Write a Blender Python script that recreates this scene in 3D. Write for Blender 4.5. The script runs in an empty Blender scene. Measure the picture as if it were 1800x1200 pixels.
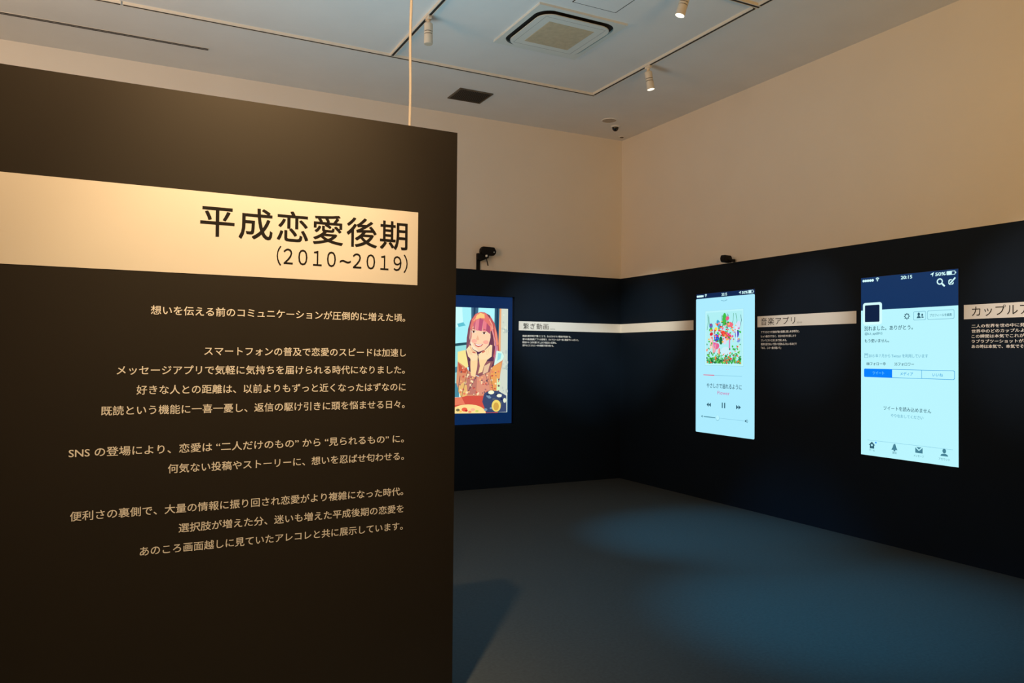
import bpy, bmesh, math, random
from mathutils import Vector, Matrix

# ------------------------------------------------------------------ scene
S = bpy.context.scene
COL = S.collection

# camera (1800 x 1200 frame, focal length 1349.3 px)
PITCH, ROLL, YAW, EYE = 0.01804, 0.00829, 0.47557, 1.46437
cd = bpy.data.cameras.new('camera')
cam = bpy.data.objects.new('camera', cd)
COL.objects.link(cam)
cd.sensor_fit = 'HORIZONTAL'
cd.sensor_width = 36.0
cd.lens = 1349.32 / 1800 * 36
cd.clip_start = 0.05
fw = Vector((math.sin(YAW) * math.cos(PITCH), math.cos(YAW) * math.cos(PITCH), math.sin(PITCH)))
rt = Vector((math.cos(YAW), -math.sin(YAW), 0))
up = rt.cross(fw)
r2 = rt * math.cos(ROLL) + up * math.sin(ROLL)
u2 = up * math.cos(ROLL) - rt * math.sin(ROLL)
M = Matrix((r2, u2, -fw)).transposed().to_4x4()
M.translation = Vector((0, 0, EYE))
cam.matrix_world = M
S.camera = cam

# colour management
S.view_settings.view_transform = 'Standard'
S.view_settings.look = 'None'
S.view_settings.gamma = 1.0
S.view_settings.use_curve_mapping = False
S.view_settings.exposure = 0.0

# world: almost dark, the hall has no windows
w = bpy.data.worlds.new('hall_dark')
S.world = w
w.use_nodes = True
w.node_tree.nodes['Background'].inputs[0].default_value = (0.5, 0.6, 0.7, 1)
w.node_tree.nodes['Background'].inputs[1].default_value = 0.0

# room dimensions (metres)
XC, YC, H, HD = 5.406, 7.637, 4.078, 2.400
PX, PY = 1.2636, 2.9719
XL, YF = -3.6, -3.2            # the two walls out of view


def spot(name, loc, target, power, color, size_deg, blend=0.6, radius=0.03):
    l = bpy.data.lights.new(name, 'SPOT')
    l.energy = power
    l.color = color
    l.spot_size = math.radians(size_deg)
    l.spot_blend = blend
    l.shadow_soft_size = radius
    o = bpy.data.objects.new(name, l)
    COL.objects.link(o)
    o.location = loc
    o.rotation_euler = (Vector(target) - Vector(loc)).to_track_quat('-Z', 'Y').to_euler()
    return o


def area(name, loc, target, power, color, sx, sy, spread=180):
    l = bpy.data.lights.new(name, 'AREA')
    l.shape = 'RECTANGLE'
    l.size, l.size_y = sx, sy
    l.energy = power
    l.color = color
    l.spread = math.radians(spread)
    o = bpy.data.objects.new(name, l)
    COL.objects.link(o)
    o.location = loc
    o.rotation_euler = (Vector(target) - Vector(loc)).to_track_quat('-Z', 'Y').to_euler()
    return o


LIGHTS = {}
#LIGHTS_BEGIN
LIGHTS['title_spot'] = spot('title_spot', (0.6, 2.13, 3.95), (0.45, PY, 0.9), 270.0, (1, 0.70, 0.36), 46, 1.0)
LIGHTS['title_flood'] = spot('title_flood', (0.6, 2.13, 3.95), (0.12, PY, 1.78), 500.0, (1.000, 0.62, 0.30), 96, 1.0)
LIGHTS['caption_spot_back'] = spot('caption_spot_back', (2.09, 4.9, 3.95), (4.5, YC, 1.66), 770.0, (0.882, 1.000, 0.978), 19, 1.0)
LIGHTS['caption_spot_corner'] = spot('caption_spot_corner', (2.09, 4.6, 3.95), (XC, 7.2, 1.68), 640.0, (1.000, 0.991, 0.826), 18, 1.0)
LIGHTS['caption_spot_right'] = spot('caption_spot_right', (2.09, 4.3, 3.95), (XC, 4.85, 1.74), 305.0, (0.980, 1.000, 0.949), 18, 1.0)
LIGHTS['caption_spot_near'] = spot('caption_spot_near', (2.09, 2.6, 3.95), (XC, 2.9, 1.74), 380.0, (1.000, 0.950, 0.880), 20, 1.0)
LIGHTS['warm_fill_left'] = area('warm_fill_left', (-1.7, 4.8, 3.2), (0.8, YC, 3.3), 56, (1.000, 0.69, 0.45), 1.5, 1.5)  # added warm fill for the back wall; no lamp is known there
LIGHTS['warm_fill_corner'] = area('warm_fill_corner', (-1.6, 3.9, 2.2), (5.2, 7.4, 3.3), 13.0, (1.000, 0.42, 0.10), 1.2, 1.2, 90)  # unseen fill, added to warm the upper walls by the corner
LIGHTS['warm_fill_right'] = area('warm_fill_right', (2.6, 0.4, 2.6), (XC, 4.0, 3.5), 26.0, (1.000, 0.51, 0.09), 1.0, 1.0, 120)  # added out of view to warm the upper right wall
LIGHTS['cool_fill_behind_panel'] = area('cool_fill_behind_panel', (1.15, 4.5, 0.8), (1.6, 4.4, 4.0), 27.5, (0.44, 0.88, 1.08), 0.9, 1.4, 128)  # added upward fill that tints the ceiling cool; no exhibit stands here
LIGHTS['floor_fill_far'] = spot('floor_fill_far', (2.09, 4.9, 3.95), (4.4, 4.95, 0), 580.0, (0.09, 0.61, 1.000), 31, 1.0)  # added cool beam, standing in for the displays' light on the far floor
LIGHTS['floor_fill_near'] = spot('floor_fill_near', (2.09, 3.2, 3.95), (3.8, 3.05, 0), 620.0, (0.09, 0.61, 1.000), 37, 1.0)  # second added beam: makes the nearer floor pool in place of display light
LIGHTS['floor_fill_wide'] = area('floor_fill_wide', (2.3, 3.75, 3.98), (2.2, 3.75, 0), 13, (0.05, 0.60, 1.0), 0.8, 0.6, 95)  # added cool fill for the floor and the shadow behind the panel
#LIGHTS_END


# ------------------------------------------------------------------ materials
def lin(c):
    c = c / 255.0
    return c / 12.92 if c <= 0.04045 else ((c + 0.055) / 1.055) ** 2.4


def srgb(r, g, b):
    return (lin(r), lin(g), lin(b), 1.0)


MATS = {}


def mat(name, color, rough=0.6, metal=0.0, spec=0.5, noise=None, bump=None):
    """Principled material; noise = (scale, amount) varies the colour, bump = (scale, strength)."""
    if name in MATS:
        return MATS[name]
    m = bpy.data.materials.new(name)
    m.use_nodes = True
    nt = m.node_tree
    b = nt.nodes['Principled BSDF']
    b.inputs['Base Color'].default_value = color
    b.inputs['Roughness'].default_value = rough
    b.inputs['Metallic'].default_value = metal
    b.inputs['Specular IOR Level'].default_value = spec
    tc = nt.nodes.new('ShaderNodeTexCoord')
    if noise:
        n = nt.nodes.new('ShaderNodeTexNoise')
        n.inputs['Scale'].default_value = noise[0]
        n.inputs['Detail'].default_value = 6
        nt.links.new(tc.outputs['Object'], n.inputs['Vector'])
        r = nt.nodes.new('ShaderNodeValToRGB')
        a = noise[1]
        r.color_ramp.elements[0].position = 0.3
        r.color_ramp.elements[1].position = 0.7
        r.color_ramp.elements[0].color = tuple(c * (1 - a) for c in color[:3]) + (1,)
        r.color_ramp.elements[1].color = tuple(min(1, c * (1 + a)) for c in color[:3]) + (1,)
        nt.links.new(n.outputs['Fac'], r.inputs['Fac'])
        nt.links.new(r.outputs['Color'], b.inputs['Base Color'])
    if bump:
        n2 = nt.nodes.new('ShaderNodeTexNoise')
        n2.inputs['Scale'].default_value = bump[0]
        n2.inputs['Detail'].default_value = 4
        nt.links.new(tc.outputs['Object'], n2.inputs['Vector'])
        bp = nt.nodes.new('ShaderNodeBump')
        bp.inputs['Strength'].default_value = bump[1]
        bp.inputs['Distance'].default_value = 0.004
        nt.links.new(n2.outputs['Fac'], bp.inputs['Height'])
        nt.links.new(bp.outputs['Normal'], b.inputs['Normal'])
    MATS[name] = m
    return m


def glow(rgb, k=1.0):
    """A lit display colour."""
    name = 'lit_pixels_%d_%d_%d_%d' % (rgb[0], rgb[1], rgb[2], int(k * 100))
    if name in MATS:
        return MATS[name]
    m = bpy.data.materials.new(name)
    m.use_nodes = True
    b = m.node_tree.nodes['Principled BSDF']
    b.inputs['Base Color'].default_value = (0.004, 0.004, 0.005, 1)
    b.inputs['Roughness'].default_value = 0.35
    b.inputs['Specular IOR Level'].default_value = 0.2
    b.inputs['Emission Color'].default_value = srgb(*rgb)
    b.inputs['Emission Strength'].default_value = k
    MATS[name] = m
    return m


CEIL = mat('ceiling_paint', (0.78, 0.78, 0.77, 1), 0.9, noise=(3, 0.02))
WHITE = mat('wall_white_paint', (0.78, 0.75, 0.70, 1), 0.9, noise=(2, 0.015), bump=(180, 0.05))
BLACKWALL = mat('black_wall_paint', (0.0025, 0.008, 0.018, 1), 0.6, spec=0.18, noise=(2, 0.1), bump=(120, 0.05))
PANELBLACK = mat('panel_black_paint', (0.021, 0.017, 0.012, 1), 0.46, spec=0.6, noise=(1.5, 0.06))
CARPET = mat('carpet_grey', (0.048, 0.057, 0.062, 1), 0.95, spec=0.1, noise=(60, 0.10), bump=(700, 0.5))
VINYL = mat('white_vinyl', (0.80, 0.79, 0.76, 1), 0.5, spec=0.3, noise=(4, 0.012))
INK = mat('black_ink', (0.012, 0.010, 0.009, 1), 0.6, spec=0.2)
GREYINK = mat('grey_ink', (0.25, 0.25, 0.24, 1), 0.6)
LETTER = mat('cream_lettering', (0.93, 0.92, 0.89, 1), 0.55, spec=0.3)
RAIL = mat('rail_white_enamel', (0.74, 0.70, 0.62, 1), 0.4)
DARKSLOT = mat('dark_slot', (0.012, 0.011, 0.010, 1), 0.7)
LAMPBODY = mat('lamp_cream_enamel', (0.72, 0.66, 0.55, 1), 0.4)
ACWHITE = mat('cassette_plastic', (0.70, 0.72, 0.68, 1), 0.45)
ACMESH = mat('filter_beige', (0.54, 0.46, 0.32, 1), 0.8, noise=(25, 0.08))
BRONZE = mat('bronze_louvre', (0.085, 0.070, 0.05, 1), 0.5)
BEZEL = mat('display_black_bezel', (0.008, 0.008, 0.01, 1), 0.35)
PLASTIC = mat('camera_black_plastic', (0.005, 0.005, 0.006, 1), 0.6, spec=0.2)
CORD = mat('cord_white_pvc', (0.52, 0.50, 0.48, 1), 0.6)
PALEGLASS = mat('pale_glass', (0.75, 0.78, 0.80, 1), 0.1)  # even pale tone for the lens disc and one knob
LAMPLENS = bpy.data.materials.new('lamp_lens_lit')
LAMPLENS.use_nodes = True
_b = LAMPLENS.node_tree.nodes['Principled BSDF']
_b.inputs['Emission Color'].default_value = (1, 0.88, 0.66, 1)
_b.inputs['Emission Strength'].default_value = 1.6
LAMPOFF = mat('lamp_lens_unlit', (0.55, 0.46, 0.34, 1), 0.2)


# ------------------------------------------------------------------ helpers
def empty(name, loc, label, cat, group=None, kind=None, rotz=0.0):
    o = bpy.data.objects.new(name, None)
    COL.objects.link(o)
    o.location = loc
    o.rotation_euler = (0, 0, rotz)
    o.empty_display_size = 0.1
    tag(o, label, cat, group, kind)
    return o


def tag(o, label=None, cat=None, group=None, kind=None):
    if label:
        o['label'] = label
    if cat:
        o['category'] = cat
    if group:
        o['group'] = group
    if kind:
        o['kind'] = kind
    return o


def wloc(o):
    v = Vector((0, 0, 0))
    while o:
        v = v + o.location
        o = o.parent
    return v


class MB:
    """Collects geometry; build() links it as one mesh object."""

    def __init__(self):
        self.v, self.f, self.m = [], [], []

    def add(self, vs, fs, mi=0):
        n = len(self.v)
        self.v += [tuple(p) for p in vs]
        self.f += [tuple(i + n for i in f) for f in fs]
        self.m += [mi] * len(fs)

    def box(self, x0, x1, y0, y1, z0, z1, mi=0):
        vs = [(x, y, z) for x in (x0, x1) for y in (y0, y1) for z in (z0, z1)]
        self.add(vs, [(0, 1, 3, 2), (4, 6, 7, 5), (0, 4, 5, 1), (2, 3, 7, 6), (0, 2, 6, 4), (1, 5, 7, 3)], mi)

    def lathe(self, prof, mat4=None, n=24, mi=0, caps=True):
        """prof: (radius, z) pairs about the local z axis."""
        vs = []
        for r, z in prof:
            for k in range(n):
                a = 2 * math.pi * k / n
                vs.append(Vector((r * math.cos(a), r * math.sin(a), z)))
        fs = []
        for i in range(len(prof) - 1):
            for k in range(n):
                k2 = (k + 1) % n
                fs.append((i * n + k, i * n + k2, (i + 1) * n + k2, (i + 1) * n + k))
        if caps:
            fs.append(tuple(range(n - 1, -1, -1)))
            fs.append(tuple((len(prof) - 1) * n + k for k in range(n)))
        if mat4:
            vs = [mat4 @ p for p in vs]
        self.add(vs, fs, mi)

    def prism(self, poly, a, b, axis, mi=0):
        """poly: 2D outline; extruded from a to b along the axis ('x','y','z')."""
        n = len(poly)

        def P(p, t):
            return {'x': (t, p[0], p[1]), 'y': (p[0], t, p[1]), 'z': (p[0], p[1], t)}[axis]
        vs = [P(p, a) for p in poly] + [P(p, b) for p in poly]
        fs = [tuple(range(n - 1, -1, -1)), tuple(range(n, 2 * n))]
        fs += [(i, (i + 1) % n, (i + 1) % n + n, i + n) for i in range(n)]
        self.add(vs, fs, mi)

    def tube(self, pts, r, n=10, mi=0):
        pts = [Vector(p) for p in pts]
        rings = []
        for i, p in enumerate(pts):
            d = (pts[min(i + 1, len(pts) - 1)] - pts[max(i - 1, 0)]).normalized()
            a = d.orthogonal().normalized() if abs(d.x) > 0.9 else d.cross(Vector((1, 0, 0))).normalized()
            b = d.cross(a)
            rings.append([p + (a * math.cos(2 * math.pi * k / n) + b * math.sin(2 * math.pi * k / n)) * r for k in range(n)])
        vs = [q for R in rings for q in R]
        fs = []
        for i in range(len(rings) - 1):
            for k in range(n):
                k2 = (k + 1) % n
                fs.append((i * n + k, i * n + k2, (i + 1) * n + k2, (i + 1) * n + k))
        fs.append(tuple(range(n - 1, -1, -1)))
        fs.append(tuple((len(rings) - 1) * n + k for k in range(n)))
        self.add(vs, fs, mi)

    def build(self, name, mats, parent=None, local=False, smooth=False, bevel=0.0, label=None):
        if not isinstance(mats, (list, tuple)):
            mats = [mats]
        off = Vector((0, 0, 0)) if (local or not parent) else wloc(parent)
        me = bpy.data.meshes.new(name)
        me.from_pydata([tuple(Vector(p) - off) for p in self.v], [], self.f)
        for m in mats:
            me.materials.append(m)
        for p, mi in zip(me.polygons, self.m):
            p.material_index = mi
        bm = bmesh.new()
        bm.from_mesh(me)
        bmesh.ops.recalc_face_normals(bm, faces=bm.faces)
        bm.to_mesh(me)
        bm.free()
        if smooth:
            me.polygons.foreach_set('use_smooth', [True] * len(me.polygons))
            try:
                me.set_sharp_from_angle(angle=math.radians(35))
            except Exception:
                pass
        o = bpy.data.objects.new(name, me)
        COL.objects.link(o)
        o.parent = parent
        if bevel:
            bv = o.modifiers.new('bevel', 'BEVEL')
            bv.width = bevel
            bv.segments = 2
            bv.limit_method = 'ANGLE'
        if label:
            o['label'] = label
        return o


# planes: (u, v, lift) -> world
def on_panel(u, v, l):
    return (u, PY - l, v)


def on_back(u, v, l):
    return (u, YC - l, v)


def on_right(u, v, l):       # u is world y, it runs right to left in the view
    return (XC - l, u, v)


def rrect(u0, u1, v0, v1, r, n=5):
    """rounded rectangle outline"""
    r = min(r, abs(u1 - u0) / 2, abs(v1 - v0) / 2)
    s = 1 if u1 > u0 else -1
    cs = [(u1 - s * r, v1 - r, 0), (u0 + s * r, v1 - r, 90), (u0 + s * r, v0 + r, 180), (u1 - s * r, v0 + r, 270)]
    out = []
    for cx, cy, a0 in cs:
        for k in range(n + 1):
            a = math.radians(a0 + 90 * k / n)
            out.append((cx + s * r * math.cos(a), cy + r * math.sin(a)))
    return out


def ell(cx, cy, rx, ry, n=20, rot=0.0):
    c, s = math.cos(rot), math.sin(rot)
    out = []
    for k in range(n):
        a = 2 * math.pi * k / n
        x, y = rx * math.cos(a), ry * math.sin(a)
        out.append((cx + x * c - y * s, cy + x * s + y * c))
    return out


class Art:
    """Flat printed or displayed shapes on one plane, stacked a fraction of a millimetre apart."""

    def __init__(self, plane, lift):
        self.p, self.l = plane, lift
        self.mb, self.mats, self.k = MB(), [], 0

    def poly(self, pts, m, step=True):
        if m not in self.mats:
            self.mats.append(m)
        self.k += 1
        l = self.l + self.k * 0.00002
        self.mb.add([self.p(u, v, l) for u, v in pts], [tuple(range(len(pts)))], self.mats.index(m))

    def rect(self, u0, u1, v0, v1, m):
        self.poly([(u0, v0), (u1, v0), (u1, v1), (u0, v1)], m)

    def ring(self, pts, t, m):
        """outline of a closed shape, stroke width t"""
        n = len(pts)
        cu = sum(p[0] for p in pts) / n
        cv = sum(p[1] for p in pts) / n
        W = max(abs(p[0] - cu) for p in pts)
        Hh = max(abs(p[1] - cv) for p in pts)
        inner = [(cu + (p[0] - cu) * (1 - t / W), cv + (p[1] - cv) * (1 - t / Hh)) for p in pts]
        if m not in self.mats:
            self.mats.append(m)
        self.k += 1
        l = self.l + self.k * 0.00002
        self.mb.add([self.p(u, v, l) for u, v in pts + inner],
                    [(i, (i + 1) % n, n + (i + 1) % n, n + i) for i in range(n)], self.mats.index(m))

    def line(self, pts, t, m):
        for a, b in zip(pts[:-1], pts[1:]):
            dx, dy = b[0] - a[0], b[1] - a[1]
            L = math.hypot(dx, dy) or 1
            nx, ny = -dy / L * t / 2, dx / L * t / 2
            self.poly([(a[0] + nx, a[1] + ny), (b[0] + nx, b[1] + ny), (b[0] - nx, b[1] - ny), (a[0] - nx, a[1] - ny)], m)

    def build(self, name, parent, label=None):
        return self.mb.build(name, self.mats, parent, label=label)


def text(name, body, plane, u0, u1, v, size, m, parent, lift=0.001, space=1.0, bold=0.0, fit=True, label=None, word=1.0):
    """Lettering on a plane: baseline at v, ink fitted between u0 and u1 (u1 None: natural width)."""
    c = bpy.data.curves.new('lettering', 'FONT')
    c.body = body
    c.size = size
    c.space_character = space
    c.space_word = word
    c.offset = min(0, bold) * size
    c.resolution_u = 3
    c.fill_mode = 'FRONT'
    t = bpy.data.objects.new('lettering', c)
    COL.objects.link(t)
    dg = bpy.context.evaluated_depsgraph_get()
    me = bpy.data.meshes.new_from_object(t.evaluated_get(dg))
    bpy.data.objects.remove(t)
    bpy.data.curves.remove(c)
    xs = [p.co.x for p in me.vertices]
    x0, x1 = min(xs), max(xs)
    if u1 is None:
        u1 = u0 + (x1 - x0) * (-1 if plane is on_right else 1)
    off = wloc(parent) if parent else Vector((0, 0, 0))
    k = (u1 - u0) / (x1 - x0)
    if bold > 0:            # heavier strokes: the outlines laid over each other a hair apart
        d = bold * size
        vs, fs, n = [], [], len(me.vertices)
        base = [(p.co.x, p.co.y) for p in me.vertices]
        polys = [tuple(p.vertices) for p in me.polygons]
        for j, (ox, oy) in enumerate(((-d, -d), (d, -d), (-d, d), (d, d))):
            vs += [(x + ox, y + oy, 0.00001 * j) for x, y in base]
            fs += [tuple(i + n * j for i in p) for p in polys]
        me2 = bpy.data.meshes.new(name)
        me2.from_pydata(vs, [], fs)
        bpy.data.meshes.remove(me)
        me = me2
    for p in me.vertices:
        p.co = Vector(plane(u0 + (p.co.x - x0) * k, v + p.co.y, lift + p.co.z)) - off
    me.materials.clear()
    me.materials.append(m)
    me.name = name
    o = bpy.data.objects.new(name, me)
    COL.objects.link(o)
    o.parent = parent
    if label:
        o['label'] = label
    return o


# ------------------------------------------------------------------ the setting
def struct(name, mb, m):
    o = mb.build(name, m)
    o['kind'] = 'structure'
    return o


b = MB(); b.box(XL, XC + 0.15, YF, YC + 0.15, -0.1, 0); struct('floor', b, CARPET)
b = MB(); b.box(XL, XC + 0.15, YF, YC + 0.15, H, H + 0.1); struct('ceiling', b, CEIL)
LEDGE = 0.015                   # the black lower walls stand this far proud of the white upper walls
b = MB(); b.box(XL, XC + LEDGE, YC + LEDGE, YC + 0.15, HD - 0.02, H); struct('wall_back', b, WHITE)
b = MB(); b.box(XC + LEDGE, XC + 0.15, YF, YC + LEDGE, HD - 0.02, H); struct('wall_right', b, WHITE)
b = MB(); b.box(XL - 0.12, XL, YF, YC + 0.15, 0, H); struct('wall_left', b, WHITE)
b = MB(); b.box(XL, XC + 0.15, YF - 0.12, YF, 0, H); struct('wall_front', b, WHITE)

Z0, Z1 = 0.684, 2.118           # the displays' height range
PS = (3.139, 3.964)             # opening of the picture display in the back wall
MU = (5.441, 6.273)             # music display, y range
SO = (3.451, 4.266)             # profile display
b = MB()
zb0, zb1 = 0.700, 2.118
b.box(XL, PS[0], YC, YC + 0.15, 0, HD)
b.box(PS[1], XC, YC, YC + 0.15, 0, HD)
b.box(PS[0], PS[1], YC, YC + 0.15, 0, zb0)
b.box(PS[0], PS[1], YC, YC + 0.15, zb1, HD)
b.box(PS[0], PS[1], YC + 0.12, YC + 0.15, zb0, zb1)
struct('wall_back_lower', b, BLACKWALL)
b = MB()
ys = [YF, SO[0] - 0.006, SO[1] + 0.006, MU[0] - 0.006, MU[1] + 0.006, YC]
b.box(XC, XC + 0.15, ys[0], ys[1], 0, HD)
b.box(XC, XC + 0.15, ys[2], ys[3], 0, HD)
b.box(XC, XC + 0.15, ys[4], ys[5], 0, HD)
for y0, y1 in ((ys[1], ys[2]), (ys[3], ys[4])):
    b.box(XC, XC + 0.15, y0, y1, 0, Z0 - 0.006)
    b.box(XC, XC + 0.15, y0, y1, Z1 + 0.006, HD)
    b.box(XC + 0.12, XC + 0.15, y0, y1, Z0 - 0.006, Z1 + 0.006)
struct('wall_right_lower', b, BLACKWALL)

# ------------------------------------------------------------------ the big title panel
panel = empty('exhibition_panel', (0.15, PY + 0.05, 0),
              'tall black freestanding panel with a cream title band and ten lines of white Japanese text', 'panel', kind='thing')
b = MB(); b.box(-1.40, PX, PY, PY + 0.10, 0, HD)
b.build('board', PANELBLACK, panel)
BX = 1.0918
b = MB(); b.box(-1.40, BX, PY - 0.0008, PY + 0.0004, 1.7483, 2.0472)
banner = b.build('title_banner', VINYL, panel, label='cream title band')
text('title_lettering', '平成恋愛後期', on_panel, 0.262, 1.0465, 1.8985, 0.1235, INK, banner, 0.0014, space=1.08, bold=0.007)
for part, x0, x1, dz in (('（２０１０', 0.5305, 0.7545, 0.0), ('~', 0.7700, 0.8139, 0.002), ('２０１９）', 0.8217, 1.0485, 0.0)):
    text('date_lettering', part, on_panel, x0, x1, 1.8035 + dz, 0.078, INK, banner, 0.0014, space=0.72, bold=0.002)
LINES = [
    ('想いを伝える前のコミュニケーションが圧倒的に増えた頃。', 0.105, 1.0405, 1.600),
    ('スマートフォンの普及で恋愛のスピードは加速し', 0.282, 1.0455, 1.458),
    ('メッセージアプリで気軽に気持ちを届けられる時代になりました。', 0.002, 1.0415, 1.389),
    ('好きな人との距離は、以前よりもずっと近くなったはずなのに', 0.064, 1.0455, 1.320),
    ('既読という機能に一喜一憂し、返信の駆け引きに頭を悩ませる日々。', -0.043, 1.0425, 1.250),
    ('SNS の登場により、恋愛は “二人だけのもの” から “見られるもの” に。', -0.137, 1.0405, 1.111),
    ('何気ない投稿やストーリーに、想いを忍ばせ匂わせる。', 0.168, 1.0415, 1.0405),
    ('便利さの裏側で、大量の情報に振り回され恋愛がより複雑になった時代。', -0.130, 1.0400, 0.8985),
    ('選択肢が増えた分、迷いも増えた平成後期の恋愛を', 0.206, 1.0425, 0.8285),
    ('あのころ画面越しに見ていたアレコレと共に展示しています。', 0.083, 1.0400, 0.759),
]
for body, x0, x1, z in LINES:
    text('text_line', body, on_panel, x0, x1, z, 0.0349, LETTER, panel, 0.0008, bold=0.008)

# white cord dropping from the ceiling to the panel's top
b = MB()
cx, cy = 1.0667, PY + 0.045
pts = []
for i in range(31):
    t = i / 30
    z = HD + (H - HD) * t
    pts.append((cx + 0.004 * math.sin(t * 21) * (0.35 + t) + 0.002 * math.sin(t * 9), cy + 0.003 * math.sin(t * 13), z))
b.tube(pts, 0.0058)
tag(b.build('hanging_cord', CORD, smooth=True), 'thin white cord hanging from the ceiling onto the top of the black panel', 'cord')

# ------------------------------------------------------------------ displays
DARKBLUE = glow((10, 40, 84))
STATUSBLUE = glow((6, 36, 80))
WHITE_A = glow((172, 236, 255), 1.0)
WHITE_B = glow((186, 246, 255), 1.0)
BRIGHT = glow((214, 255, 255), 1.0)
TEAL = glow((70, 130, 150))
DTEAL = glow((46, 92, 110))
GRYT = glow((110, 175, 200))
PALE = glow((140, 205, 228))
BLUE = glow((0, 128, 255))
LINEB = glow((60, 165, 225))
NAVY = glow((4, 30, 66))


def housing(name, plane, u0, u1, v0, v1, front, depth, parent):
    b = MB()
    p = plane(u0, v0, front)
    q = plane(u1, v1, front - depth)
    b.box(min(p[0], q[0]), max(p[0], q[0]), min(p[1], q[1]), max(p[1], q[1]), v0, v1)
    return b.build(name, BEZEL, parent, bevel=0.0015)


def status_bar(plane, uL, uR, v, h, parent, tcol, time_u, small):
    """signal dots, clock and battery along the top of a phone screen; uL > uR on the right wall"""
    a = Art(plane, 0.0062)
    s = -1
    for k in range(5):
        a.poly(ell(uL + s * (0.022 + 0.021 * k), v, h * 0.30, h * 0.30, 12), tcol)
    w0 = uL + s * 0.150
    for r, t in ((0.020, 0.007), (0.012, 0.006)):
        arc = [(w0 - s * r * math.cos(math.radians(45 + 90 * k / 6)), v - 0.010 + r * math.sin(math.radians(45 + 90 * k / 6)) * 1.3) for k in range(7)]
        a.line(arc, t, tcol)
    a.poly(ell(w0, v - 0.007, 0.005, 0.005, 8), tcol)
    a.build('signal_symbols', parent)
    a = Art(plane, 0.0062)
    # location arrow
    r0 = uR - s * 0.195
    a.poly([(r0 - s * 0.016, v + 0.002), (r0 + s * 0.016, v + 0.018), (r0 + s * 0.004, v - 0.018), (r0 + s * 0.001, v - 0.001)], tcol)
    a.build('location_symbol', parent)
    a = Art(plane, 0.0062)
    # battery
    b0, b1 = uR - s * 0.082, uR - s * 0.016
    a.ring(rrect(b0, b1, v - h * 0.40, v + h * 0.40, 0.006), 0.004, tcol)
    a.rect(b0 + s * 0.005, b0 + s * 0.040, v - h * 0.28, v + h * 0.28, tcol)
    a.poly(ell(b1 + s * 0.004, v, 0.003, 0.007, 8), tcol)
    st = a.build('battery_symbol', parent)
    text('clock_lettering', '20:15', plane, time_u[0], time_u[1], v - h * 0.36, h * 1.0, tcol, parent, 0.0064, bold=0.02)
    text('battery_lettering', '50%', plane, uR - s * 0.168, uR - s * 0.090, v - h * 0.34, h * 0.95, tcol, st, 0.0064, bold=0.02)
    return st


# --- picture display in the back wall
pic = empty('picture_display', (3.5435, YC + 0.06, zb0),
            'upright display in the back wall showing a smiling woman resting her chin on her hands', 'screen')
RC = -0.030                     # the screen sits this far behind the wall face
housing('bezel', on_back, PS[0] + 0.001, PS[1] - 0.002, zb0 + 0.001, zb1 - 0.001, RC - 0.002, 0.06, pic)
b = MB()
b.box(PS[0] + 0.012, 3.950, YC - RC, YC - RC + 0.001, zb0 + 0.006, zb1 - 0.004)
b.build('backlit_panel', glow((6, 40, 86)), pic)


def zx(x, y):
    """picture coordinates -> wall coordinates"""
    t = (x - 48) / 455.0
    top = 143 + 17 * t
    bot = 1037 - 9 * t
    f = (y - top) / (bot - top)
    return (3.2475 + t * 0.6475, 1.984 - f * 1.153)


A = Art(on_back, RC + 0.001)
UL = 3.193


def zp(pts, rgb, k=1.0):
    A.poly([zx(*p) for p in pts], glow(rgb, k))


def ze(cx, cy, rx, ry, rgb, rot=0.0, n=18):
    A.poly([zx(*p) for p in ell(cx, cy, rx, ry, n, rot)], glow(rgb))


A.rect(UL, 3.895, 0.831, 1.984, glow((196, 246, 250)))
zp([(10, 143), (187, 148), (190, 520), (10, 520)], (170, 244, 252))
zp([(10, 143), (110, 146), (120, 300), (10, 330)], (206, 255, 255))
zp([(70, 285), (120, 272), (140, 300), (80, 312)], (96, 196, 214))
zp([(185, 148), (246, 150), (238, 330), (188, 330)], (66, 104, 134))
zp([(206, 149), (222, 149), (216, 330), (204, 330)], (34, 66, 98))
zp([(246, 150), (388, 155), (388, 330), (238, 330)], (178, 250, 255))
zp([(386, 155), (428, 157), (424, 470), (384, 440)], (52, 98, 122))
zp([(402, 156), (416, 156), (414, 450), (402, 450)], (24, 54, 84))
zp([(428, 157), (446, 158), (440, 560), (420, 560)], (240, 172, 120))
zp([(444, 158), (503, 160), (500, 1030), (430, 1030), (440, 560)], (214, 222, 206))
random.seed(4)
for k in range(26):
    ze(random.uniform(452, 498), random.uniform(190, 1000), random.uniform(4, 12), random.uniform(6, 24), random.choice([(196, 206, 196), (228, 234, 214), (180, 196, 190)]))
zp([(10, 455), (150, 440), (160, 462), (10, 478)], (36, 78, 92))
zp([(10, 478), (150, 462), (150, 640), (10, 660)], (150, 226, 226))
zp([(10, 660), (90, 640), (90, 900), (10, 900)], (74, 140, 160))
zp([(30, 700), (80, 690), (80, 780), (30, 790)], (150, 214, 216))
# hair behind
zp([(265, 184), (215, 205), (180, 255), (162, 320), (150, 400), (148, 480), (138, 560), (150, 640), (250, 700), (350, 690), (400, 620),
    (425, 540), (420, 440), (408, 360), (385, 280), (345, 215), (300, 190)], (112, 62, 84))
zp([(345, 215), (385, 280), (408, 360), (422, 450), (430, 530), (400, 600), (376, 560), (396, 470), (372, 380), (340, 290)], (196, 92, 92))
zp([(385, 300), (406, 372), (418, 460), (404, 470), (392, 390)], (244, 148, 122))
zp([(175, 270), (160, 330), (150, 420), (146, 490), (168, 470), (172, 390), (190, 310)], (132, 78, 96))
zp([(165, 520), (370, 520), (380, 690), (170, 690)], (84, 52, 84))
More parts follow.
